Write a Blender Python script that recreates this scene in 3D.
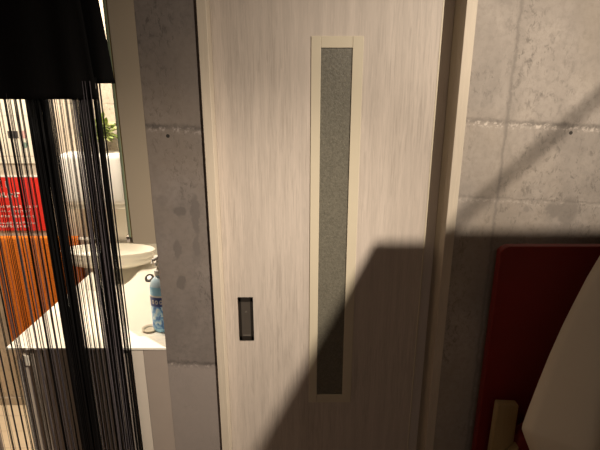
import bpy, bmesh, math, random
from mathutils import Vector, Matrix
for o in list(bpy.data.objects): bpy.data.objects.remove(o)
SC = bpy.context.scene
C = SC.collection
R = random.Random(7)

# ------------------------------------------------------------------ camera
H = 1.75
cd = bpy.data.cameras.new('camera'); cam = bpy.data.objects.new('camera', cd); C.objects.link(cam)
cd.sensor_fit = 'HORIZONTAL'; cd.sensor_width = 36.0; cd.lens = 36.0*460/600
cd.clip_start = 0.02
cam.location = (0, 0, H); cam.rotation_euler = (math.radians(90-16.5), 0, 0)
SC.camera = cam
# ------------------------------------------------------------------ world
w = bpy.data.worlds.new('world'); SC.world = w; w.use_nodes = True
w.node_tree.nodes['Background'].inputs[0].default_value = (0.9, 0.8, 0.7, 1)
w.node_tree.nodes['Background'].inputs[1].default_value = 0.02
# ------------------------------------------------------------------ lights
SPOT = (0.83, 0.35, 2.45)
def spot_light(name, energy, half, aim):
    ld = bpy.data.lights.new(name, 'SPOT'); ld.energy = energy; ld.color = (1, .87, .715)
    ld.spot_size = math.radians(2*half); ld.spot_blend = 1.0; ld.shadow_soft_size = .011
    o = bpy.data.objects.new(name, ld); C.objects.link(o); o.location = SPOT
    o.rotation_euler = Vector(aim).to_track_quat('-Z', 'Y').to_euler()
spot_light('spot_bulb', 122, 58, (-.65, 1.08, -1.95))        # wide beam of the ceiling spotlight
spot_light('spot_fill_low', 215, 32, (-1.6, .90, -2.30))    # second lamp added at the same point to brighten the low door
d = Vector((-.9, 1.05, -1.7))
ad = bpy.data.lights.new('washroom_light', 'AREA'); ad.shape = 'RECTANGLE'; ad.size = .5; ad.size_y = .4
ad.energy = 36; ad.color = (1, .88, .72)
al = bpy.data.objects.new('washroom_light', ad); C.objects.link(al); al.location = (-1.15, 1.80, 2.47)
fd = bpy.data.lights.new('room_fill', 'AREA'); fd.shape = 'RECTANGLE'; fd.size = .7; fd.size_y = .7  # added soft fill that lifts the shaded areas
fd.energy = 9.5; fd.color = (1, .84, .70)
fl = bpy.data.objects.new('room_fill', fd); C.objects.link(fl); fl.location = (-.3, -1.3, 2.56)
# ------------------------------------------------------------------ exposure
vs = SC.view_settings
vs.view_transform = 'Standard'; vs.look = 'None'; vs.gamma = 1; vs.use_curve_mapping = False
vs.exposure = 0.0

# ================================================================== materials
class NT:
    def __init__(s, name, rough=.6, metal=0, spec=.5):
        s.m = bpy.data.materials.new(name); s.m.use_nodes = True
        s.t = s.m.node_tree; s.b = s.t.nodes['Principled BSDF']
        s.b.inputs['Roughness'].default_value = rough; s.b.inputs['Metallic'].default_value = metal
        s.b.inputs['Specular IOR Level'].default_value = spec
        s._tc = None
    def n(s, k, **kw):
        q = s.t.nodes.new(k)
        for a, v in kw.items(): setattr(q, a, v)
        return q
    def lk(s, a, b): s.t.links.new(a, b)
    def put(s, sock, v):
        if hasattr(v, 'is_linked') or isinstance(v, bpy.types.NodeSocket): s.lk(v, sock)
        else: sock.default_value = v
    def co(s, scale=(1, 1, 1), loc=(0, 0, 0), rot=(0, 0, 0)):
        if not s._tc: s._tc = s.n('ShaderNodeTexCoord')
        mp = s.n('ShaderNodeMapping')
        mp.inputs['Scale'].default_value = scale; mp.inputs['Location'].default_value = loc; mp.inputs['Rotation'].default_value = rot
        s.lk(s._tc.outputs['Object'], mp.inputs['Vector']); return mp.outputs[0]
    def noise(s, v, scale=5, detail=4, rough=.55, dist=0):
        q = s.n('ShaderNodeTexNoise'); s.lk(v, q.inputs['Vector'])
        q.inputs['Scale'].default_value = scale; q.inputs['Detail'].default_value = detail
        q.inputs['Roughness'].default_value = rough; q.inputs['Distortion'].default_value = dist
        return q.outputs['Fac']
    def ramp(s, f, stops):
        q = s.n('ShaderNodeValToRGB'); s.lk(f, q.inputs[0]); e = q.color_ramp.elements
        while len(e) < len(stops): e.new(.5)
        for i, (p, c) in enumerate(stops):
            e[i].position = p; e[i].color = (c, c, c, 1) if not isinstance(c, tuple) else (*c, 1)
        return q.outputs[0]
    def mix(s, f, a, b, mode='MIX'):
        q = s.n('ShaderNodeMix', data_type='RGBA', blend_type=mode)
        s.put(q.inputs[0], f)
        for sock, v in ((q.inputs[6], a), (q.inputs[7], b)):
            s.put(sock, (*v, 1) if isinstance(v, tuple) and len(v) == 3 else v)
        return q.outputs[2]
    def math(s, op, a, b=0.0, c=None):
        q = s.n('ShaderNodeMath', operation=op); s.put(q.inputs[0], a); s.put(q.inputs[1], b)
        if c is not None: s.put(q.inputs[2], c)
        return q.outputs[0]
    def bump(s, h, strength=.3, dist=.002):
        q = s.n('ShaderNodeBump'); q.inputs['Strength'].default_value = strength; q.inputs['Distance'].default_value = dist
        s.lk(h, q.inputs['Height']); s.lk(q.outputs[0], s.b.inputs['Normal'])
    def col(s, v): s.put(s.b.inputs['Base Color'], (*v, 1) if isinstance(v, tuple) else v)

def mat(name, col, rough=.6, metal=0, spec=.5, var=.06, scale=20, bump=0, emit=None):
    m = NT(name, rough, metal, spec)
    f = m.noise(m.co(), scale, 3)
    m.col(m.mix(f, tuple(c*(1-var) for c in col), tuple(min(1, c*(1+var)) for c in col)))
    if bump: m.bump(m.noise(m.co(), scale*6, 3), bump, .001)
    if emit:
        m.b.inputs['Emission Color'].default_value = (*emit[0], 1); m.b.inputs['Emission Strength'].default_value = emit[1]
    return m.m

def concrete(name, base, joints, tilt=.05, seams=(), hole=None, blobs=(), below=None):
    m = NT(name, .8, 0, .25)
    v = m.co()
    f1 = m.noise(v, 3.2, 6, .6, .4)
    c = m.mix(m.ramp(f1, [(.3, 0.0), (.72, 1.0)]), tuple(x*.78 for x in base), tuple(x*1.18 for x in base))
    # pitted vertical scrapes
    f2 = m.noise(m.co((42, 42, 24)), 1.7, 7, .75, .5)
    zone = m.ramp(m.noise(m.co((1, 1, .8), (3.1, 0, 1.7)), 3.4, 2), [(.42, 0.05), (.56, 1.0)])
    pit = m.math('MULTIPLY', m.ramp(f2, [(.525, 0.0), (.63, 1.0)]), zone)
    c = m.mix(m.math('MULTIPLY', pit, .9), c, tuple(x*.46 for x in base))
    f3 = m.noise(v, 60, 4, .7)
    c = m.mix(m.math('MULTIPLY', m.ramp(f3, [(.35, 1.0), (.55, 0.0)]), .36), c, tuple(x*.6 for x in base))
    f6 = m.noise(m.co((1, 1, .45), (7, 1, 5)), 11, 5, .65, .8)
    c = m.mix(m.math('MULTIPLY', m.ramp(f6, [(.40, 1.0), (.62, 0.0)]), .35), c, tuple(x*.68 for x in base))
    # warm patches
    f4 = m.noise(m.co((1, 1, 1), (9, 4, 2)), 2.1, 3)
    c = m.mix(m.math('MULTIPLY', m.ramp(f4, [(.45, 0.0), (.65, 1.0)]), .35), c, (base[0]*1.14, base[1]*1.06, base[2]*.9))
    sp = m.n('ShaderNodeSeparateXYZ'); m.lk(m.co(), sp.inputs[0])
    X, Z = sp.outputs[0], sp.outputs[2]
    wob = m.math('MULTIPLY_ADD', m.noise(m.co((30, 30, 30)), 1.0, 5, .75), .022, -.011)
    zz = m.math('ADD', m.math('MULTIPLY_ADD', X, tilt, Z), wob)
    hsum = m.math('MULTIPLY', pit, -.6)
    for jz, wd, amt in joints:
        dd = m.math('ABSOLUTE', m.math('SUBTRACT', zz, jz))
        k = m.n('ShaderNodeMapRange', interpolation_type='SMOOTHSTEP'); m.lk(dd, k.inputs[0])
        k.inputs[1].default_value = 0; k.inputs[2].default_value = wd; k.inputs[3].default_value = 1; k.inputs[4].default_value = 0
        rag = m.ramp(m.noise(m.co((1, 1, 1), (3, 3, 8)), 24, 5, .75), [(.36, .35), (.60, 1.0)])
        c = m.mix(m.math('MULTIPLY', m.math('MULTIPLY', k.outputs[0], rag), min(1, amt*1.25)), c, tuple(x*.42 for x in base))
        # crumbled pale crust just beneath the joint
        dd2 = m.math('ABSOLUTE', m.math('SUBTRACT', zz, jz-.008))
        k2 = m.n('ShaderNodeMapRange'); m.lk(dd2, k2.inputs[0])
        k2.inputs[1].default_value = 0; k2.inputs[2].default_value = .012; k2.inputs[3].default_value = 1; k2.inputs[4].default_value = 0
        cr = m.math('MULTIPLY', k2.outputs[0], m.ramp(m.noise(m.co(), 90, 3, .7), [(.50, 0.0), (.60, 1.0)]))
        c = m.mix(m.math('MULTIPLY', cr, min(1, amt*1.3)), c, tuple(min(1, x*1.7) for x in base))
        hsum = m.math('SUBTRACT', hsum, k.outputs[0])
    for sx, sl, wd, amt in seams:
        xx = m.math('ADD', m.math('MULTIPLY_ADD', Z, sl, X), m.math('MULTIPLY', wob, 1.2))
        dd = m.math('ABSOLUTE', m.math('SUBTRACT', xx, sx))
        k = m.n('ShaderNodeMapRange', interpolation_type='SMOOTHSTEP'); m.lk(dd, k.inputs[0])
        k.inputs[1].default_value = 0; k.inputs[2].default_value = wd; k.inputs[3].default_value = 1; k.inputs[4].default_value = 0
        c = m.mix(m.math('MULTIPLY', k.outputs[0], amt), c, tuple(x*.5 for x in base))
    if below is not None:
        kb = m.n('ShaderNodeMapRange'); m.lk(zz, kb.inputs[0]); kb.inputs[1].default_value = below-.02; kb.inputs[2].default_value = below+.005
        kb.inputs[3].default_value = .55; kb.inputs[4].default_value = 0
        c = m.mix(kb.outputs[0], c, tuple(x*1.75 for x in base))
    wx = m.math('MULTIPLY_ADD', m.noise(m.co((1, 1, 1), (5, 5, 5)), 34, 3, .6), .03, -.015)
    for bx, bz, rx, rz, amt, dk in blobs:
        u = m.math('DIVIDE', m.math('SUBTRACT', m.math('ADD', X, wx), bx), rx)
        q = m.math('DIVIDE', m.math('SUBTRACT', m.math('ADD', Z, wx), bz), rz)
        rr = m.math('SQRT', m.math('ADD', m.math('MULTIPLY', u, u), m.math('MULTIPLY', q, q)))
        k = m.ramp(rr, [(.70, 1.0), (1.0, 0.0)])
        c = m.mix(m.math('MULTIPLY', k, min(1, amt*1.7)), c, tuple(x*dk for x in base))
    if hole:
        u = m.math('SUBTRACT', X, hole[0]); q = m.math('SUBTRACT', Z, hole[1])
        rr = m.math('SQRT', m.math('ADD', m.math('MULTIPLY', u, u), m.math('MULTIPLY', q, q)))
        k = m.math('LESS_THAN', rr, .0055)
        c = m.mix(k, c, tuple(x*.15 for x in base))
    m.col(c); m.bump(hsum, .35, .0015)
    return m.m

def wood(name, base, contrast=.28, zs=.9, rough=.55, grain=70, warm=.2):
    m = NT(name, rough, 0, .35)
    f2 = m.noise(m.co((1, 1, .13*zs), (4, 0, 0)), 9, 4, .5, 1.6)
    wv = m.n('ShaderNodeTexWave', wave_type='BANDS', bands_direction='X'); m.lk(m.co((1, 1, .10*zs), (.37, 0, 0)), wv.inputs['Vector'])
    wv.inputs['Scale'].default_value = 7; wv.inputs['Distortion'].default_value = 9; wv.inputs['Detail'].default_value = 3; wv.inputs['Detail Scale'].default_value = 1.2
    f1 = m.noise(m.co((1, 1, .045*zs)), grain*2.6, 5, .6, .8)
    f3 = m.noise(m.co((1, 1, .07*zs), (9, 2, 1)), grain*4, 3, .6, .5)
    zone = m.ramp(m.noise(m.co((1, 1, .35), (1, 5, 2)), 5, 2), [(.38, .35), (.6, 1.0)])
    c = m.mix(f2, tuple(x*(1-contrast*.45) for x in base), tuple(min(1, x*(1+contrast*.4)) for x in base))
    c = m.mix(m.math('MULTIPLY', wv.outputs['Fac'], contrast*.8), c, tuple(x*.74 for x in base))
    c = m.mix(m.math('MULTIPLY', m.math('MULTIPLY', m.ramp(f1, [(.36, 1.0), (.54, 0.0)]), zone), contrast*1.15), c, tuple(x*.55 for x in base))
    c = m.mix(m.math('MULTIPLY', m.ramp(f3, [(.52, 0.0), (.66, 1.0)]), .25), c, tuple(min(1, x*1.25) for x in base))
    c = m.mix(m.math('MULTIPLY', m.noise(m.co((1, 1, .4), (2, 7, 3)), 4, 2), warm), c, (base[0]*1.05, base[1]*.97, base[2]*.86))
    m.col(c); m.bump(f1, .12, .0006)
    return m.m

M = {}
BC = (.36, .315, .275)
M['conc_right'] = concrete('concrete_paper_pale', BC, [(1.686, .013, .7), (1.456, .007, .25)], .05,
                     seams=[(.607, .0, .009, .6), (.62, .0, .035, .14)], hole=(.80, 1.625),
                     blobs=[(.785, 1.39, .030, .028, .5, .6), (.833, 1.385, .033, .055, .48, .6), (.70, 1.39, .012, .012, .4, .65), (.83, 1.60, .13, .04, .16, .66), (.71, 1.57, .03, .06, .14, .7), (.53, 1.75, .05, .10, .12, .7)])
BL = (.185, .158, .142)  # dimmer light on the left put into a darker base colour
M['conc_left'] = concrete('concrete_paper_dimmed', BL, [(1.622, .013, .7), (.826, .012, .7)], .05,
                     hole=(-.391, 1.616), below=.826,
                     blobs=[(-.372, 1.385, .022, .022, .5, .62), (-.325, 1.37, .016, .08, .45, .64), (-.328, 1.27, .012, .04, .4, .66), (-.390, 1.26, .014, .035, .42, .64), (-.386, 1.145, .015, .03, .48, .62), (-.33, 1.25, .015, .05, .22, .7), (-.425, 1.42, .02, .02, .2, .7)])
M['conc_wash'] = concrete('concrete_paper_cream', (.66, .57, .46), [(1.66, .006, .3)], .02)
M['door'] = wood('whitened_oak', (.50, .435, .38), .42)
M['jamb'] = wood('pale_oak_trim', (.53, .46, .37), .18, grain=60)
M['dark_track'] = wood('grey_brown_track', (.55, .48, .43), .15)
M['frame'] = mat('cream_frame', (.53, .465, .35), .5, var=.03)
M['plaster'] = mat('warm_plaster', (.42, .34, .27), .9, var=.05, scale=6)
M['ceil'] = mat('dark_ceiling', (.30, .25, .21), .9)
M['white_wall'] = mat('cream_ceiling', (.75, .68, .56), .9)
M['floor_dark'] = wood('brown_floor', (.20, .13, .085), .3, zs=10)
m = NT('pale_plank_floor', .45, 0, .4)
f = m.noise(m.co((.7, 9, 9)), 5, 4, .6, .3)
c = m.mix(f, (.74, .60, .42), (.86, .73, .54))
br = m.n('ShaderNodeTexBrick'); m.lk(m.co(), br.inputs['Vector']); br.inputs['Scale'].default_value = 1
br.inputs['Brick Width'].default_value = .9; br.inputs['Row Height'].default_value = .12; br.inputs['Mortar Size'].default_value = .002
c = m.mix(m.math('MULTIPLY', br.outputs['Fac'], .5), c, (.42, .30, .18)); m.col(c); M['floor_pale'] = m.m
# frosted pattern glass
m = NT('frosted_glass', .38, 0, .5)
f = m.noise(m.co(), 150, 4, .7); f5 = m.noise(m.co((1, 1, .8)), 420, 2, .6)
c = m.mix(m.ramp(f, [(.35, 0.0), (.7, 1.0)]), (.115, .106, .082), (.185, .170, .132))
c = m.mix(m.math('MULTIPLY', m.ramp(f5, [(.64, 0.0), (.70, 1.0)]), .7), c, (.46, .42, .30))  # sparkle of the glass painted in as pale specks
m.col(c); m.bump(f, .6, .002); m.b.inputs['Transmission Weight'].default_value = .12; M['glass'] = m.m
M['bronze'] = mat('dark_bronze', (.030, .025, .021), .42, .5, .5, bump=.05)
M['bronze_in'] = mat('bronze_recess', (.085, .072, .060), .5, .4, .5)
M['bronze_mark'] = mat('bronze_mark', (.15, .13, .11), .5, .3)
M['cab'] = mat('beige_lacquer', (.315, .262, .195), .45, 0, .35, var=.02)
M['cab_side'] = mat('vanity_side', (.48, .41, .34), .5, var=.03)
M['cab_stile'] = mat('vanity_stile', (.62, .545, .46), .5, var=.03)
M['cab_dark'] = mat('vanity_filler', (.33, .275, .235), .55, var=.04)
M['cab_white'] = mat('vanity_front_white', (.80, .74, .62), .35)
M['ceramic'] = mat('white_counter', (.80, .75, .65), .16, 0, .5, var=.01)
M['ceramic2'] = mat('white_bowl', (.80, .76, .66), .2, 0, .5, var=.01)
M['white_pl'] = mat('white_plastic', (.78, .75, .70), .35, var=.01)
M['grey_mark'] = mat('grey_print', (.30, .29, .30), .6)
M['chrome'] = mat('chrome', (.75, .74, .72), .08, 1, .5, var=.01)
M['dark_hole'] = mat('dark_slot', (.02, .017, .014), .5)
M['mirror'] = mat('mirror_silver', (.85, .88, .86), .02, 1, .5, var=.005)
m = NT('glass_edge', .15); m.col((.17, .20, .13)); M['glass_edge'] = m.m
M['edge_dark'] = mat('dark_gap_strip', (.045, .03, .012), .5)
M['gold'] = mat('brassy_edge', (.25, .17, .07), .4, .3)
M['black_cloth'] = NT('black_cloth', .85, 0, .12)
q = M['black_cloth']; wv = q.noise(q.co((300, 300, 10)), 1, 2)
q.col(q.mix(wv, (.0022, .0020, .0020), (.0065, .006, .006))); M['black_cloth'] = q.m
q = NT('black_string', .55, 0, .2); wv = q.noise(q.co((1, 1, 1)), 900, 2)
q.col(q.mix(wv, (.0015, .0014, .0015), (.006, .0054, .0058))); M['string'] = q.m
M['string_lit'] = mat('lit_string', (.085, .073, .080), .5)  # paler copy of the black string, light on it painted in
M['red_sign'] = mat('red_print', (.72, .028, .018), .45, var=.02)
M['white_print'] = mat('white_print', (.85, .80, .74), .5, var=.01)
M['paper'] = mat('notice_paper', (.78, .72, .60), .7, var=.02)
M['paper_dark'] = mat('notice_dark_print', (.06, .055, .05), .7)
M['paper_pink'] = mat('notice_pink_print', (.60, .34, .30), .7)
M['paper_green'] = mat('notice_green_print', (.19, .28, .22), .7)
m = NT('orange_waffle', .95, 0, .1)
vb = m.n('ShaderNodeTexVoronoi'); vb.inputs['Scale'].default_value = 140; m.lk(m.co((1, .3, 1)), vb.inputs['Vector'])
m.col(m.mix(vb.outputs['Distance'], (.80, .25, .035), (.60, .13, .012))); m.bump(vb.outputs['Distance'], .8, .004)
M['towel'] = m.m
M['leaf'] = mat('leaf_green', (.24, .33, .07), .5, var=.5, scale=40)
M['leaf_pale'] = mat('leaf_pale_green', (.42, .46, .17), .5, var=.3, scale=40)
M['liquid'] = mat('pale_blue_bottle', (.36, .68, .92), .15, var=.05)
M['clear'] = mat('frosted_bottle_shoulder', (.52, .66, .74), .2, var=.05)
M['label_navy'] = mat('navy_label', (.025, .05, .22), .35)
m = NT('blue_label', .35)
m.col(m.ramp(m.noise(m.co((1, 1, .8), (.3, 0, .2)), 50, 3, .6, 1.0), [(.36, (.03, .10, .42)), (.47, (.12, .36, .72)), (.58, (.38, .64, .85)), (.66, (.75, .86, .92))]))
M['label'] = m.m
M['red_leather'] = mat('dark_red_leather', (.15, .011, .008), .5, 0, .25, var=.15, scale=8, bump=.1)
M['tan_wood'] = wood('tan_wood', (.27, .185, .085), .2, grain=40)
M['shell'] = mat('cream_shell', (.74, .645, .50), .55, 0, .35, var=.03, scale=4)
M['steel'] = mat('brushed_steel', (.5, .48, .45), .3, 1)
M['dark_wood'] = wood('dark_stained_wood', (.045, .03, .02), .3)
M['black_pl'] = mat('black_plastic', (.012, .012, .012), .5)
M['lamp_white'] = mat('lamp_diffuser', (.9, .85, .75), .5, emit=((1, .85, .66), 1.5))
M['bulb'] = mat('lamp_face', (.9, .85, .75), .5, emit=((1, .85, .66), 4.0))

# ================================================================== mesh helpers
class MB:
    def __init__(s): s.bm = bmesh.new()
    def box(s, a, b, bev=0, seg=2):
        t = bmesh.new()
        bmesh.ops.create_cube(t, size=1)
        ctr = [(a[i]+b[i])/2 for i in range(3)]; sz = [abs(b[i]-a[i]) for i in range(3)]
        for v in t.verts: v.co = Vector([v.co[i]*sz[i]+ctr[i] for i in range(3)])
        if bev: bmesh.ops.bevel(t, geom=list(t.edges), offset=bev, segments=seg, affect='EDGES', profile=.5)
        return s.add(t)
    def add(s, t, mtx=None):
        if mtx: bmesh.ops.transform(t, matrix=mtx, verts=t.verts)
        me = bpy.data.meshes.new('tmp'); t.to_mesh(me); t.free(); s.bm.from_mesh(me); bpy.data.meshes.remove(me); return s
    def tube(s, pts, r, n=8, cap=True):
        pts = [Vector(p) for p in pts]; rings = []
        for i, p in enumerate(pts):
            d = (pts[min(i+1, len(pts)-1)] - pts[max(i-1, 0)]).normalized()
            u = d.cross(Vector((0, 1, 0)) if abs(d.y) < .9 else Vector((1, 0, 0))).normalized(); v = d.cross(u)
            rr = r[i] if isinstance(r, (list, tuple)) else r
            rings.append([s.bm.verts.new(p + rr*(math.cos(a)*u + math.sin(a)*v)) for a in [2*math.pi*k/n for k in range(n)]])
        for a, b in zip(rings, rings[1:]):
            for k in range(n): s.bm.faces.new((a[k], a[(k+1) % n], b[(k+1) % n], b[k]))
        if cap: s.bm.faces.new(rings[0][::-1]); s.bm.faces.new(rings[-1])
        return s
    def lathe(s, prof, c=(0, 0, 0), n=32, sx=1, sy=1, capb=True, capt=True):
        rings = []
        for r, z in prof:
            rings.append([s.bm.verts.new((c[0]+r*sx*math.cos(2*math.pi*k/n), c[1]+r*sy*math.sin(2*math.pi*k/n), c[2]+z)) for k in range(n)])
        for a, b in zip(rings, rings[1:]):
            for k in range(n): s.bm.faces.new((a[k], a[(k+1) % n], b[(k+1) % n], b[k]))
        if capb: s.bm.faces.new(rings[0][::-1])
        if capt: s.bm.faces.new(rings[-1])
        return s
    def prism(s, poly, y0, y1, bev=0):          # poly in (x, z), extruded along y
        t = bmesh.new()
        f = t.faces.new([t.verts.new((x, y0, z)) for x, z in poly])
        e = bmesh.ops.extrude_face_region(t, geom=[f])
        for v in e['geom']:
            if isinstance(v, bmesh.types.BMVert): v.co.y = y1
        bmesh.ops.recalc_face_normals(t, faces=t.faces)
        if bev: bmesh.ops.bevel(t, geom=list(t.edges), offset=bev, segments=3, affect='EDGES', profile=.5)
        return s.add(t)
    def build(s, name, m, parent=None, smooth=False, at=None):
        bmesh.ops.recalc_face_normals(s.bm, faces=s.bm.faces)
        if at: bmesh.ops.translate(s.bm, vec=-Vector(at), verts=s.bm.verts)
        me = bpy.data.meshes.new(name); s.bm.to_mesh(me); s.bm.free()
        if smooth:
            for p in me.polygons: p.use_smooth = True
            if smooth != True: me.set_sharp_from_angle(angle=math.radians(smooth))
        me.materials.append(m)
        o = bpy.data.objects.new(name, me); C.objects.link(o)
        if at: o.location = at
        if parent:
            o.parent = parent
            if not parent.parent: o.matrix_parent_inverse = Matrix.Translation(-Vector(parent.location))
        return o
def thing(name, label, cat, loc=(0, 0, 0), group=None):
    o = bpy.data.objects.new(name, None); C.objects.link(o); o.location = loc; o.empty_display_size = .1
    o['label'] = label; o['category'] = cat
    if group: o['group'] = group
    return o
def tag(o, label, cat, group=None):
    o['label'] = label; o['category'] = cat
    if group: o['group'] = group
    return o
def struct(o, label=None, cat='room'):
    o['kind'] = 'structure'; o['category'] = cat
    if label: o['label'] = label
    return o

# ================================================================== structure
W = 1.38                    # front face of the concrete wall
XL, XR, YB = -2.3, 2.2, -2.2
struct(MB().box((XL, YB, -.05), (XR, W+.05, 0)).build('floor', M['floor_dark']), 'dark floor of the main room', 'floor')
struct(MB().box((XL, YB, 2.6), (XR, W+.1, 2.66)).build('ceiling', M['ceil']), 'dark ceiling of the main room', 'ceiling')
struct(MB().box((.485, W, 0), (XR, W+.12, 2.6)).build('wall_right', M['conc_right']), 'pale concrete-patterned wall right of the sliding door', 'wall')
struct(MB().box((-.455, W, 0), (-.283, 2.34, 2.6)).build('wall_partition', M['conc_left']), 'narrow concrete-patterned wall, dimmer light put into its colour, between washroom and sliding door', 'wall')
struct(MB().box((-.283, W, 2.10), (.485, W+.12, 2.6)).build('wall_header', M['conc_right']), 'wall strip above the sliding door', 'wall')
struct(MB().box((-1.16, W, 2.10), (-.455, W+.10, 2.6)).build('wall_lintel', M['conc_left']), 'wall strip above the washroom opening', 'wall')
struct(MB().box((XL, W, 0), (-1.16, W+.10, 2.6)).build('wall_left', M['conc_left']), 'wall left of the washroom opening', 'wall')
struct(MB().box((XL-.08, YB, 0), (XL, W, 2.6)).build('wall_side', M['plaster']), 'side wall of the main room', 'wall')
struct(MB().box((XR, YB, 0), (XR+.08, W+.12, 2.6)).build('wall_east', M['plaster']), 'right side wall of the main room', 'wall')
struct(MB().box((XL, YB-.08, 0), (XR, YB, 2.6)).build('wall_back', M['plaster']), 'wall behind the photographer', 'wall')
# washroom shell
struct(MB().box((-2.0, W+.10, -.05), (-.455, 2.26, 0)).box((-1.16, W+.05, -.05), (-.455, W+.10, 0)).build('floor_washroom', M['floor_pale']), 'pale wood floor of the washroom', 'floor')
struct(MB().box((-2.08, 2.26, 0), (-.455, 2.34, 2.6)).build('wall_washroom', M['conc_wash']), 'cream concrete-patterned back wall of the washroom', 'wall')
struct(MB().box((-2.08, W+.10, 0), (-2.0, 2.26, 2.6)).build('wall_washroom_left', M['conc_wash']), 'left wall of the washroom', 'wall')
struct(MB().box((-2.08, W+.10, 2.5), (-.455, 2.34, 2.56)).build('ceiling_washroom', M['white_wall']), 'cream ceiling of the washroom', 'ceiling')
struct(MB().box((-2.0, 2.248, 0), (-.455, 2.26, .05), .003).build('baseboard_washroom', M['jamb']), 'pale baseboard of the washroom', 'baseboard')
# dark room behind the sliding door
struct(MB().box((-.283, 1.95, 0), (.60, 2.0, 2.6)).box((.55, W+.12, 0), (.60, 1.95, 2.6)).build('wall_closet', M['plaster']), 'wall behind the sliding door', 'wall')

# trims of the door
struct(MB().box((-.283, W-.009, 0), (-.256, 1.47, 2.06), .0015).build('trim_1', M['jamb']), 'pale oak left jamb of the sliding door', 'trim')
struct(MB().box((.455, W-.006, 0), (.485, 1.49, 2.06), .0015).build('trim_2', M['jamb']), 'pale oak right jamb of the sliding door', 'trim')
struct(MB().box((-.283, W-.009, 2.06), (.485, 1.49, 2.10), .002).build('trim_3', M['jamb']), 'pale oak head jamb of the sliding door', 'trim')
struct(MB().box((.37, 1.475, 0), (.455, 1.50, 2.06), .002).build('trim_4', M['dark_track']), 'grey-brown rear stop in the gap right of the sliding door', 'trim')
# rounded stile step at the left edge of the leaf is part of the door
door = struct(thing('door_1', 'whitened oak sliding door with a tall frosted glass slit', 'door', (.07, 1.45, 0)), None, 'door')
D0, D1 = 1.43, 1.465
gx0, gx1, gz0, gz1 = .061, .153, .685, 1.864     # glass
fx0, fx1, fz0, fz1 = .032, .185, .651, 1.896     # outer frame
dm = MB()
dm.box((-.2555, D0, .01), (gx0, D1, 2.06)); dm.box((gx1, D0, .01), (.409, D1, 2.06))
dm.box((gx0, D0, .01), (gx1, D1, gz0)); dm.box((gx0, D0, gz1), (gx1, D1, 2.06))
panel = dm.build('door_panel', M['door'], door)
MB().box((.405, D0-.001, .01), (.410, D1+.001, 2.06), .001).build('edge_strip', M['frame'], door)
fm = MB()
fm.box((fx0, D0-.003, fz0), (gx0, D0+.02, fz1), .0015); fm.box((gx1, D0-.003, fz0), (fx1, D0+.02, fz1), .0015)
fm.box((gx0, D0-.0025, gz1), (gx1, D0+.02, fz1), .001); fm.box((gx0, D0-.0025, fz0), (gx1, D0+.02, gz0), .001)
fm.build('glass_frame', M['frame'], door)
MB().box((gx0-.001, D0+.001, gz0-.001), (gx1+.001, D0+.007, gz1+.001)).build('glass_pane', M['glass'], door)
# handle: outer plate with a sunken cup
hm = MB(); hx0, hx1, hz0, hz1 = -.211, -.160, .906, 1.071
hm.box((hx0, D0-.0025, hz0), (hx0+.010, D0, hz1), .001); hm.box((hx1-.010, D0-.0025, hz0), (hx1, D0, hz1), .001)
hm.box((hx0, D0-.0025, hz1-.017), (hx1, D0, hz1), .001); hm.box((hx0, D0-.0025, hz0), (hx1, D0, hz0+.017), .001)
hdl = hm.build('door_handle', M['bronze'], door); hdl['label'] = 'dark bronze recessed pull handle'
MB().box((hx0+.009, D0-.0015, hz0+.016), (hx1-.009, D0-.0003, hz1-.016)).build('handle_cup', M['bronze_in'], hdl)
MB().prism([(-.190, 1.014), (-.181, 1.014), (-.1855, 1.021)], D0-.0022, D0-.0014).build('handle_mark', M['bronze_mark'], hdl)
MB().box((-.199, D0-.0022, .924), (-.172, D0-.0014, .928), .0003).build('handle_ledge', M['bronze_mark'], hdl)

# ================================================================== washroom: vanity
van = thing('vanity_counter', 'white washroom counter with moulded basin seen through the string curtain', 'counter', (-.74, 1.8, 0))
CX0, CX1, CY0, CY1, CZ = -1.000, -.4555, 1.3785, 2.245, .906
NX, NY = 70, 100
bm = MB(); b = bm.bm
def sst(a, b_, x):
    t = max(0, min(1, (x-a)/(b_-a))); return t*t*(3-2*t)
def top(x, y):
    e = ((abs(x+.885)/.118)**2.6 + (abs(y-2.03)/.20)**2.6)**(1/2.6)
    z = CZ - .07*(1-sst(.25, 1.0, e))
    # shallow shelf sunk behind the near lip
    k = sst(1.462, 1.466, y)*sst(-.70, -.60, x)*(1-sst(1.80, 1.95, y))
    return z - .014*k
g = [[b.verts.new((CX0+(CX1-CX0)*i/NX, CY0+(CY1-CY0)*j/NY, top(CX0+(CX1-CX0)*i/NX, CY0+(CY1-CY0)*j/NY))) for j in range(NY+1)] for i in range(NX+1)]
for i in range(NX):
    for j in range(NY): b.faces.new((g[i][j], g[i+1][j], g[i+1][j+1], g[i][j+1]))
edge = [g[i][0] for i in range(NX+1)] + [g[NX][j] for j in range(1, NY+1)] + [g[i][NY] for i in range(NX-1, -1, -1)] + [g[0][j] for j in range(NY-1, 0, -1)]
lo = [b.verts.new((v.co.x, v.co.y, CZ-.007)) for v in edge]
for k in range(len(edge)): b.faces.new((edge[k], lo[k], lo[(k+1) % len(lo)], edge[(k+1) % len(edge)]))
ct = bm.build('countertop', M['ceramic'], van, smooth=40)
cabx0, cabx1 = -.973, -.535
bd = MB().box((cabx0+.018, CY0+.016, .02), (cabx1-.043, CY0+.034, CZ-.0075)).box((cabx0+.018, CY0+.034, .02), (cabx1, CY1-.01, CZ-.135)).build('cabinet_body', M['cab_side'], van)
MB().box((cabx0-.004, CY0+.010, .06), (cabx0+.016, CY1-.02, CZ-.055), .002).build('cabinet_door', M['cab_white'], van)
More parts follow.
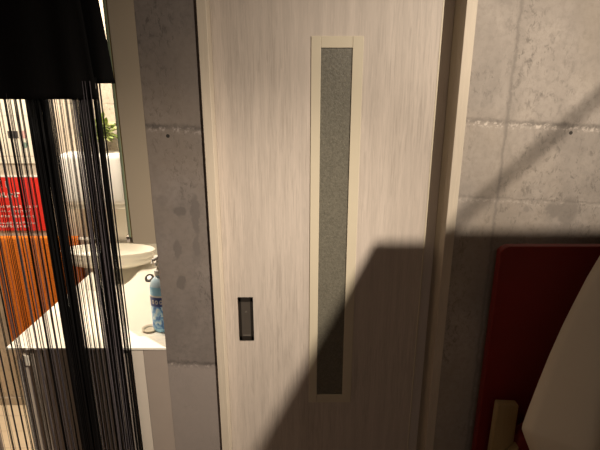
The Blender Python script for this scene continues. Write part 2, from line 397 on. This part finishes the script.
MB().box((cabx0+.018, CY0+.008, CZ-.075), (cabx0+.04, CY0+.0155, CZ-.035), .002).build('bracket', M['cab_white'], van)
MB().box((cabx1-.043, CY0+.003, .02), (cabx1, CY0+.034, CZ-.0075), .001).build('side_stile', M['cab_stile'], van)
MB().box((cabx1+.001, CY0+.002, .02), (-.4551, CY0+.034, CZ-.0075)).build('filler_panel', M['cab_dark'], van)
MB().box((-1.02, 2.2455, CZ+.0), (-.457, 2.2595, 1.185), .002).build('backsplash', M['ceramic'], van)
# drain / overflow ring and dish
def torus(mb, c, R_, r, n=28, k=8, tilt=None):
    t = bmesh.new(); vv = []
    for i in range(n):
        a = 2*math.pi*i/n
        vv.append([t.verts.new(((R_+r*math.cos(2*math.pi*j/k))*math.cos(a), (R_+r*math.cos(2*math.pi*j/k))*math.sin(a), r*math.sin(2*math.pi*j/k))) for j in range(k)])
    for i in range(n):
        for j in range(k): t.faces.new((vv[i][j], vv[(i+1) % n][j], vv[(i+1) % n][(j+1) % k], vv[i][(j+1) % k]))
    mb.add(t, Matrix.Translation(c) @ (tilt or Matrix()))
    return mb
# faucet at the wall side of the basin
fa = MB().lathe([(.026, 0), (.026, .008), (.02, .014), (.018, .07), (.02, .085), (.012, .095)], (-.59, 2.05, CZ), 20).build('faucet', M['chrome'], van, smooth=40); fa['label'] = 'small chrome faucet'
MB().tube([(-.59, 2.05, CZ+.06), (-.63, 2.04, CZ+.085), (-.675, 2.03, CZ+.075), (-.685, 2.028, CZ+.055)], [.012, .011, .010, .010], 12).build('spout', M['chrome'], fa, smooth=40)
MB().tube([(-.59, 2.05, CZ+.093), (-.60, 2.05, CZ+.112), (-.64, 2.06, CZ+.135)], [.008, .006, .005], 10).build('lever', M['chrome'], fa, smooth=40)
TI = Matrix.Rotation(math.radians(42), 4, 'X')
tm = MB(); torus(tm, (-.689, 1.95, CZ+.013), .017, .0045, tilt=TI); ring = tm.build('drain_ring', M['bronze'], van, smooth=True); ring['label'] = 'dark ring around the overflow cap'
t = bmesh.new(); bmesh.ops.create_cone(t, cap_ends=True, segments=24, radius1=.0165, radius2=.0165, depth=.002)
MB().add(t, Matrix.Translation((-.689, 1.95, CZ+.0125)) @ TI).build('drain_hole', M['dark_hole'], ring)
t = bmesh.new(); bmesh.ops.create_cone(t, cap_ends=True, segments=24, radius1=.0115, radius2=.010, depth=.006)
MB().add(t, Matrix.Translation((-.689, 1.95, CZ+.015)) @ TI).build('drain_cap', M['white_pl'], ring, smooth=40)
t = bmesh.new(); bmesh.ops.create_cone(t, cap_ends=True, segments=24, radius1=.022, radius2=.018, depth=.03)
MB().add(t, Matrix.Translation((-.689, 1.958, CZ+.0)) @ TI).build('drain_base', M['ceramic'], ring, smooth=40)

# mirror cabinet on the partition wall, its near side panel facing us
mc = thing('mirror_cabinet', 'beige side of a mirror cabinet hung above the white counter', 'cabinet', (-.50, 1.8, 1.27))
MB().box((-.529, 1.3805, 1.279), (-.4551, 2.10, 2.10), .0008).build('cabinet_body', M['cab'], mc)
MB().box((-.533, 1.383, 1.300), (-.529, 2.09, 2.10)).build('edge_strip', M['gold'], mc)
mp = MB().box((-.540, 1.3805, 1.300), (-.533, 2.09, 2.10), .001).build('mirror_pane', M['glass_edge'], mc); mp['label'] = 'green edged mirror glass'
MB().box((-.5435, 1.388, 1.300), (-.5401, 2.086, 2.098)).build('mirror_face', M['mirror'], mp)
MB().box((-.552, 1.390, 1.281), (-.540, 1.43, 1.300), .001).build('bracket', M['cab_side'], mc)
MB().box((-.539, 1.390, 1.279), (-.530, 1.43, 1.306), .001).build('clip', M['frame'], mc)

# soap bottle in the shallow shelf behind the lip
bx, by, bz = -.505, 1.532, .8925
sb = thing('soap_bottle', 'pale blue pump soap bottle with a printed label on the white counter', 'bottle', (bx, by, bz))
def oval(mb, prof): return mb.lathe([(r*1.13, z*1.06) for r, z in prof], (bx, by, bz), 32, 1, .72)
oval(MB(), [(.030, 0), (.034, .004), (.0345, .02), (.0345, .112), (.0345, .160), (.033, .170), (.028, .183), (.020, .193), (.013, .199), (.012, .206)]).build('bottle_body', M['liquid'], sb, smooth=50)
oval(MB(), [(.0352, .014), (.0352, .100)]).build('label_wrap', M['label'], sb, smooth=60)
lb = oval(MB(), [(.0356, .098), (.0356, .132)]).build('label_band', M['label_navy'], sb, smooth=60)
oval(MB(), [(.0351, .132), (.0351, .138)]).build('label_rim', M['white_pl'], sb, smooth=60)
oval(MB(), [(.0338, .168), (.0285, .1835), (.0205, .1935), (.0136, .1995)]).build('bottle_shoulder', M['clear'], sb, smooth=60)
for k, a in enumerate((-125, -104, -82)):                   # rounded glyph marks on the band
    a = math.radians(a); p = (bx+.0409*math.cos(a), by+.0409*.72*math.sin(a), bz+.122)
    tmb = MB(); torus(tmb, p, .0042, .0011, 18, 6, Matrix.Rotation(a+math.pi/2, 4, 'Z') @ Matrix.Rotation(math.pi/2, 4, 'X') @ Matrix.Diagonal((1, 1.5, 1, 1)))
    tmb.build('label_mark', M['white_print'], lb, smooth=True)
oval(MB(), [(.0125, .203), (.0155, .205), (.0155, .222), (.010, .226), (.006, .228), (.006, .262)]).build('pump_collar', M['white_pl'], sb, smooth=40)
pm = MB(); oval(pm, [(.013, .240), (.0135, .246), (.013, .252)])
pm.box((bx-.012, by-.010, bz+.274), (bx+.012, by+.010, bz+.290), .003); pm.tube([(bx, by, bz+.284), (bx-.01, by-.028, bz+.284), (bx-.012, by-.036, bz+.274)], [.006, .005, .004], 10)
pm.build('pump_head', M['white_pl'], sb, smooth=40)
# little dish behind the lip
tag(MB().lathe([(.020, 0), (.026, .002), (.030, .007), (.028, .007), (.022, .003)], (-.556, 1.528, .8925), 28, capt=False).build('soap_dish', M['frame'], smooth=True, at=(-.556, 1.528, .8925)),
    'tiny greyish round dish left of the blue soap bottle', 'dish')

# oval bowl at the far end of the counter
bo = thing('oval_bowl', 'white oval bowl with a ribbed rim at the far end of the counter', 'bowl', (-.93, 2.12, CZ))
cx, cy = -.940, 2.125
MB().lathe([(.14, 0), (.13, .006), (.13, .020)], (cx, cy, CZ+.0006), 48, 1, .30).build('foot', M['ceramic2'], bo, smooth=40)
MB().lathe([(.13, .048), (.18, .049), (.205, .056), (.217, .070), (.219, .080), (.216, .084), (.222, .092), (.225, .104), (.223, .108), (.228, .117), (.229, .121), (.225, .123), (.219, .119), (.20, .09), (.17, .075), (.0, .070)], (cx, cy, CZ-.031), 64, 1, .40, capt=False).build('basin', M['ceramic2'], bo, smooth=50)

# dispenser on the back wall, plant on top of it
dp = thing('towel_dispenser', 'white rounded wall dispenser below the green plant', 'dispenser', (-.98, 2.2, 1.19))
MB().box((-1.13, 2.13, 1.215), (-.83, 2.259, 1.462), .028, 4).build('dispenser_body', M['white_pl'], dp, smooth=40)
MB().box((-1.12, 2.15, 1.19), (-.84, 2.259, 1.225), .008).build('dispenser_tray', M['ceramic2'], dp, smooth=40)
lg = MB()
for i in range(4): lg.box((-.925+i*.008, 2.1285, 1.358), (-.921+i*.008, 2.1305, 1.368+.004*(i % 2)))
lg.build('logo', M['grey_mark'], dp)
pl = thing('potted_plant', 'leafy pale green plant on top of the white dispenser', 'plant', (-.945, 2.195, 1.462))
MB().lathe([(.028, 0), (.030, .003), (.038, .055), (.040, .058), (.036, .056), (.034, .045), (.0, .045)], (-.955, 2.195, 1.4625), 24, capt=False).build('plant_pot', M['white_pl'], pl, smooth=40)
def foliage(n, seed):
    rr = random.Random(seed); mb = MB(); b = mb.bm
    for k in range(n):
        a = rr.uniform(0, 2*math.pi); el = rr.uniform(-.15, 1.35); rad = rr.uniform(.02, .085)
        p = Vector((-.945+rad*math.cos(a)*math.cos(el)*1.0, 2.19+.6*rad*math.sin(a)*math.cos(el), 1.517+.015+rad*1.05*math.sin(el)))
        d = Vector((math.cos(a)*math.cos(el), math.sin(a)*math.cos(el)*.7, math.sin(el)+rr.uniform(-.5, .3))).normalized()
        u = d.cross(Vector((rr.uniform(-1, 1), rr.uniform(-1, 1), 1))).normalized(); nn = d.cross(u)
        L, wd = rr.uniform(.024, .042), rr.uniform(.006, .011)
        v = [b.verts.new(p+d*L*t+u*wd*s_+nn*L*.25*t*t) for t, s_ in ((0, 0), (.35, 1), (.75, .7), (1, 0), (.75, -.7), (.35, -1))]
        m1 = b.verts.new(p+d*L*.4-nn*.002)
        for q in range(6): b.faces.new((v[q], v[(q+1) % 6], m1))
    return mb
foliage(120, 3).build('foliage', M['leaf'], pl); foliage(110, 5).build('foliage', M['leaf_pale'], pl)
sm = MB()
for k in range(7):
    a = k*.9; sm.tube([(-.955, 2.195, 1.505), (-.95+.02*math.cos(a), 2.195+.015*math.sin(a), 1.54), (-.945+.05*math.cos(a), 2.19+.03*math.sin(a), 1.575)], .0015, 5)
sm.build('stems', M['leaf'], pl)

# notices on the back wall
def glyph_row(mb, x1, z, h, n, y, rr, gap=.15, weight=.12):
    """right-aligned row of n small blocky characters ending at x1"""
    for k in range(n):
        x0 = x1-(k+1)*h*(1+gap)
        for q in range(rr.randint(3, 4)):
            if rr.random() < .5:
                zz = z+h*rr.uniform(.05, .85); a = rr.uniform(0, .3)*h
                mb.box((x0+a, y-.0006, zz), (x0+h-rr.uniform(0, .3)*h, y, zz+h*weight))
            else:
                xx = x0+h*rr.uniform(.05, .85); a = rr.uniform(0, .3)*h
                mb.box((xx, y-.0006, z+a), (xx+h*weight, y, z+h-rr.uniform(0, .3)*h))
YW = 2.26
sg = thing('red_sign', 'red notice board with white lettering on the washroom back wall', 'sign', (-1.50, 2.255, 1.05))
MB().box((-1.71, YW-.006, 1.052), (-1.296, YW-.001, 1.336), .001).build('sign_board', M['red_sign'], sg)
MB().box((-1.711, YW-.007, 1.330), (-1.2955, YW-.001, 1.339)).build('sign_border', M['white_print'], sg)
rr = random.Random(11); ys = YW-.0062
ROWS = [(-1.448, 1.268, .048, 5, .12, .17), (-1.402, 1.223, .030, 9, .08, .26)]
for z, xr, n in ((1.172, -1.318, 22), (1.148, -1.36, 20), (1.122, -1.345, 21), (1.086, -1.345, 19), (1.068, -1.38, 18)): ROWS.append((xr, z, .0145, n, .2, .2))
for xr, z, h, n, gp, wt in ROWS:
    tx = MB(); glyph_row(tx, xr, z, h, n, ys, rr, gp, wt); tx.build('lettering', M['white_print'], sg)
nt = thing('paper_notice', 'white paper notice with small printed pictures above the red sign', 'notice', (-1.47, 2.255, 1.40))
MB().box((-1.66, YW-.004, 1.398), (-1.299, YW-.001, 1.79)).build('paper_sheet', M['paper'], nt)
MB().box((-1.66, YW-.0046, 1.432), (-1.299, YW-.004, 1.435)).build('printed_line', M['cab_side'], nt)
MB().box((-1.66, YW-.0046, 1.625), (-1.299, YW-.004, 1.627)).build('printed_line', M['cab_side'], nt)
MB().box((-1.412, YW-.0047, 1.52), (-1.362, YW-.004, 1.555)).build('printed_picture', M['paper_dark'], nt)
MB().box((-1.352, YW-.0047, 1.520), (-1.325, YW-.004, 1.556), .0002).build('printed_picture', M['paper_pink'], nt)
tmb = MB(); tmb.prism([(-1.338+.014*math.cos(k*math.pi/10), 1.487+.014*math.sin(k*math.pi/10)) for k in range(20)], YW-.0047, YW-.004)
tmb.build('printed_picture', M['paper_green'], nt)

# towel bar and orange towel
tb = thing('towel_bar', 'white towel bar beneath the red sign', 'rail', (-1.35, 2.23, 1.03))
MB().tube([(-1.62, 2.21, 1.024), (-1.05, 2.21, 1.024)], .008, 12).build('bar', M['white_pl'], tb, smooth=40)
for x in (-1.615, -1.055): MB().box((x-.012, 2.20, 1.008), (x+.012, 2.2595, 1.040), .003).build('bracket', M['white_pl'], tb)
tw = MB(); b = tw.bm; NXt, NZt = 50, 40
path = []
r_ = .0135
for k in range(13): path.append((2.21+r_+.002*0, .42+(1.024-.42)*k/12) if False else (2.21+r_, .45+(1.024-.45)*k/12))
for k in range(1, 8): a = math.pi*k/8; path.append((2.21+r_*math.cos(a), 1.024+r_*math.sin(a)))
for k in range(16): path.append((2.21-r_, 1.024-(1.024-.40)*k/15))
rowsg = []
for i in range(NXt+1):
    x = -1.548+(.43)*i/NXt
    row = []
    for (y, z) in path:
        s_ = (1.024-z)/.6 if y < 2.21 else 0
        row.append(b.verts.new((x, y-.004*max(0, s_)*(1+math.sin(i*.55)), z)))
    rowsg.append(row)
for i in range(NXt):
    for j in range(len(path)-1): b.faces.new((rowsg[i][j], rowsg[i+1][j], rowsg[i+1][j+1], rowsg[i][j+1]))
two = tw.build('bath_towel', M['towel'], smooth=True, at=(-1.33, 2.21, .40))
sol = two.modifiers.new('thick', 'SOLIDIFY'); sol.thickness = .004; sol.offset = -1
tag(two, 'orange waffle towel hanging behind the string curtain', 'towel')

# ceiling fixture of the washroom
wl = thing('washroom_lamp', 'white ceiling lamp of the washroom', 'lamp', (-1.15, 1.80, 2.49))
MB().box((-1.42, 1.58, 2.474), (-.88, 2.02, 2.4995), .004).build('lamp_housing', M['white_pl'], wl)

# ================================================================== string curtain
sc = thing('string_curtain', 'black string curtain with a plain cloth top hung across the washroom opening', 'curtain', (-.80, 1.32, .2))
YC = 1.325
def PX(px): return -.934+(px-1)*.003124           # spacing measured along the curtain
tb_ = MB().tube([(-1.35, YC, 2.145), (-.54, YC, 2.145)], .011, 14).build('curtain_rod', M['steel'], sc, smooth=40)
for x in (-1.30, -.60): MB().box((x-.01, YC, 2.137), (x+.01, W, 2.153), .002).build('rod_bracket', M['steel'], sc)
def cloth(poly_l, poly_r, z0, z1, y, amp, ph, n=60, nz=24):
    mb = MB(); b = mb.bm; rows = []
    for j in range(nz+1):
        t = j/nz; z = z0+(z1-z0)*t
        xl = poly_l[0]+(poly_l[1]-poly_l[0])*t; xr = poly_r[0]+(poly_r[1]-poly_r[0])*t
        rows.append([b.verts.new((xl+(xr-xl)*i/n, y+amp*(.35+.65*(1-t))*math.sin(ph+(xl+(xr-xl)*i/n)*62+1.4*math.sin(i*.21)), z)) for i in range(n+1)])
    for j in range(nz):
        for i in range(n): b.faces.new((rows[j][i], rows[j][i+1], rows[j+1][i+1], rows[j+1][i]))
    o = mb.build('cloth_panel', M['black_cloth'], sc, smooth=True)
    s_ = o.modifiers.new('thick', 'SOLIDIFY'); s_.thickness = .003; s_.offset = 0
    return o
cloth((-1.34, -1.32), (-.556, -.585), 1.722, 2.158, YC-.014, .006, .4)
cloth((-.70, -.70), (-.515, -.549), 1.764, 2.158, YC+.010, .006, 2.0, 30)

def strings(kind):
    rr = random.Random(21 if kind == 'dark' else 33); mb = MB()
    def one(px, dy, r, zt, amp=.0012, lean=0):
        x = PX(px); y = YC+dy; pts = []
        ph, ph2, fq = rr.uniform(0, 6), rr.uniform(0, 6), rr.uniform(3, 7)
        for k in range(11):
            t = k/10; z = zt+(.18-zt)*t
            pts.append((x+lean*t+amp*t**.5*math.sin(ph+fq*t), y+.0015*math.sin(ph2+fq*t), z))
        mb.tube(pts, r, 5)
    if kind == 'dark':
        # solid bunch
        for k in range(125): one(rr.uniform(56.8, 76.0), rr.uniform(-.012, .012), rr.uniform(.0010, .0015), 1.74, .0008)
        # heavy strands left of the bunch: (place, strings, spread)
        for px, n, sp in ((-22, 4, 1.5), (-13, 3, .6), (-6, 4, 1.2), (-1, 3, .8), (4, 2, .4), (8, 3, .5), (17, 2, .4), (20, 2, .3), (25.5, 4, .7), (30, 2, .4), (37.5, 6, 1.0), (41, 2, .3), (46.5, 4, .6), (51, 4, .6)):
            for k in range(n): one(px+rr.gauss(0, sp*.36), rr.uniform(-.006, .006), rr.uniform(.0008, .0013), 1.74, .0008)
        # airy part right of the bunch
        for px, n, sp in ((78.5, 3, .5), (82, 2, .4), (86.5, 3, .5), (91.5, 3, .5), (95.5, 3, .5)):
            for k in range(n): one(px+rr.gauss(0, sp*.36), rr.uniform(-.006, .006), rr.uniform(.0008, .0013), 1.74, .0008)
        # dense right fringe, looser towards the edge
        for c_, n, sp in ((100, 10, 1.0), (104, 17, 1.5), (108, 17, 1.4), (112, 15, 1.4), (115.5, 11, 1.0)):
            for k in range(n): one(c_+rr.gauss(0, sp*.8), rr.uniform(-.010, .012), rr.uniform(.0008, .0013), 1.77, .0016)
        for k in range(13): one(rr.uniform(116, 122), rr.uniform(-.008, .012), rr.uniform(.0008, .0012), 1.78, .0012)
        for px in (121.7, 122.3): one(px, .010, .0013, 1.78, .0006)
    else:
        # thin loose strings, the light they catch painted in as paler grey
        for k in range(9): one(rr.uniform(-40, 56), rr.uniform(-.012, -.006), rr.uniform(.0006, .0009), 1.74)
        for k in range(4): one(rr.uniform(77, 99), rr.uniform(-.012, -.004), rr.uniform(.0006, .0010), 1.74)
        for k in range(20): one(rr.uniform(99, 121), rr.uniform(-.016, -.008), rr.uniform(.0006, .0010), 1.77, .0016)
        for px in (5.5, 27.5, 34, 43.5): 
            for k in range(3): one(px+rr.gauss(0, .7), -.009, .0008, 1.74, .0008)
    return mb
for kd, mt in (('dark', 'string'), ('lit', 'string_lit')):
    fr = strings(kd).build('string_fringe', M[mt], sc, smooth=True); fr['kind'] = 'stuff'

# ================================================================== right side furniture
rs = thing('padded_screen', 'dark red padded board standing against the concrete wall', 'screen', (1.1, 1.32, 0))
pb = MB().prism([(.598, .03), (.598, 1.283), (.606, 1.293), (.622, 1.301), (1.75, 1.301), (1.75, .03)], 1.29, 1.32, .004).build('pad', M['red_leather'], rs, smooth=35)
for x in (.68, 1.66): MB().box((x-.03, 1.27, 0), (x+.03, 1.36, .032), .004).build('foot', M['dark_wood'], rs)

fc = thing('folding_chair', 'folded wooden chair with a dark red back pad leaning before the red board', 'chair', (.78, 1.22, 0))
def post(x0, x1):
    return MB().prism([(x0+.012, 0), (x0-.002, .62), (x0, .822), (x1, .819), (x1+.003, .62), (x1-.012, 0)], 1.195, 1.222, .004)
post(.607, .672).build('back_post', M['tan_wood'], fc, smooth=35)
post(.948, 1.013).build('back_post', M['tan_wood'], fc, smooth=35)
MB().prism([(.676, .53), (.676, .715), (.72, .755), (.90, .755), (.944, .715), (.944, .53)], 1.165, 1.225, .012).build('back_pad', M['red_leather'], fc, smooth=35)
MB().prism([(.632, .62), (.648, .655), (.676, .69), (.676, .60), (.63, .60)], 1.165, 1.195, .004).build('corner_bracket', M['tan_wood'], fc, smooth=35)
MB().prism([(.68, .10), (.68, .47), (.94, .47), (.94, .10)], 1.165, 1.195, .012).build('seat', M['red_leather'], fc, smooth=35)
for x in (.645, .935): MB().box((x, 1.230, 0), (x+.035, 1.258, .60), .004).build('rear_leg', M['tan_wood'], fc)
MB().box((.64, 1.205, .505), (.98, 1.222, .53), .003).build('rail', M['tan_wood'], fc)
MB().box((.645, 1.232, .20), (.97, 1.250, .23), .003).build('stretcher', M['tan_wood'], fc)

sh = thing('shell_chair', 'cream curved shell chair back at the right edge in shadow', 'chair', (.80, 1.02, 0))
SX = .80
edge = [(.66, .05), (.72, .11), (.80, .172), (.86, .212), (.905, .240), (.94, .256), (.966, .2675), (.974, .268), (1.0, .2645), (1.03, .2595), (1.065, .253), (1.10, .2465), (1.13, .2405), (1.165, .2335), (1.195, .2265), (1.245, .2145), (1.296, .200), (1.355, .182), (1.415, .160), (1.46, .135), (1.495, .10), (1.51, .06), (1.517, .02)]
mb = MB(); b = mb.bm; NS = 24; rows = []
for z, hw in edge:
    rows.append([b.verts.new((SX+hw*u, .92-.10*(hw/.268)**1.2*(1-abs(u)**2.2)-.03*abs(z-1.0)*0, z)) for u in [-1+2*i/NS for i in range(NS+1)]])
for a_, c_ in zip(rows, rows[1:]):
    for i in range(NS): b.faces.new((a_[i], a_[i+1], c_[i+1], c_[i]))
bk = mb.build('shell_back', M['shell'], sh, smooth=True)
s_ = bk.modifiers.new('thick', 'SOLIDIFY'); s_.thickness = .018; s_.offset = 1 if bk.data.polygons[5*NS+12].normal.y > 0 else -1
MB().box((.66, .925, .60), (.94, 1.14, .67), .03, 4).build('seat', M['shell'], sh, smooth=40)
MB().lathe([(.03, 0), (.03, .56)], (.80, 1.02, .03), 20).build('column', M['steel'], sh, smooth=40)
MB().lathe([(.12, 0), (.12, .012), (.10, .02), (.035, .035)], (.80, 1.02, 0), 40).build('base', M['steel'], sh, smooth=40)

# unseen cabinet added beside the camera to throw the big shadow
tc = thing('shadow_cabinet', 'added tall dark cabinet casting the big shadow, beside the camera outside the frame', 'cabinet', (.95, .4, 0))
MB().box((.625, .12, .06), (1.30, .728, 2.040), .004).build('cabinet_body', M['dark_wood'], tc)
MB().box((.66, .15, 0), (1.27, .70, .06)).build('plinth', M['black_pl'], tc)
for y0, y1, hy in ((.135, .42, .395), (.428, .715, .453)):
    dd = MB().box((.608, y0, .08), (.625, y1, 1.98), .003).build('cabinet_door', M['dark_wood'], tc)
    MB().tube([(.608, hy, 1.0), (.59, hy, 1.01), (.59, hy, 1.15), (.608, hy, 1.16)], .005, 8).build('handle', M['steel'], dd, smooth=40)

cb = MB().tube([(.815, .625, 2.0441), (.775, .632, 2.052), (.740, .638, 2.075), (.722, .638, 2.108), (.731, .638, 2.139), (.780, .638, 2.189), (.840, .638, 2.249), (.95, .638, 2.365), (1.07, .638, 2.51), (1.13, .638, 2.60)], .0032, 10)  # unseen cable added to throw the thin diagonal shadow
tag(cb.build('shadow_cable', M['black_pl'], smooth=40, at=(.815, .625, 2.0441)), 'added black cable casting the thin diagonal shadow, from the ceiling to the added cabinet', 'cable')
# spot lamp body around the bulb
sl = thing('spot_lamp', 'black ceiling spotlight above the added cabinet outside the frame', 'lamp', (SPOT[0], SPOT[1], 2.6))
dirv = Vector(d).normalized(); p0 = Vector(SPOT)
MB().tube([p0-dirv*.10, p0-dirv*.095, p0-dirv*.02], [.02, .035, .038], 20).build('lamp_head', M['black_pl'], sl, smooth=40)
MB().tube([p0-dirv*.0199, p0-dirv*.018], .030, 20).build('lamp_face', M['bulb'], sl)
MB().tube([p0-dirv*.07, Vector((p0.x-dirv.x*.07, p0.y-dirv.y*.07, 2.59))], .007, 10).build('lamp_stem', M['black_pl'], sl, smooth=40)
MB().lathe([(.04, 0), (.04, .012)], (p0.x-dirv.x*.07, p0.y-dirv.y*.07, 2.588), 20).build('lamp_rose', M['black_pl'], sl, smooth=40)
rl = thing('fill_lamp', 'added square fill lamp on the ceiling behind the camera outside the frame', 'lamp', (-.3, -1.3, 2.6))
MB().box((-.68, -1.68, 2.564), (.08, -.92, 2.60), .004).build('lamp_housing', M['black_pl'], rl)
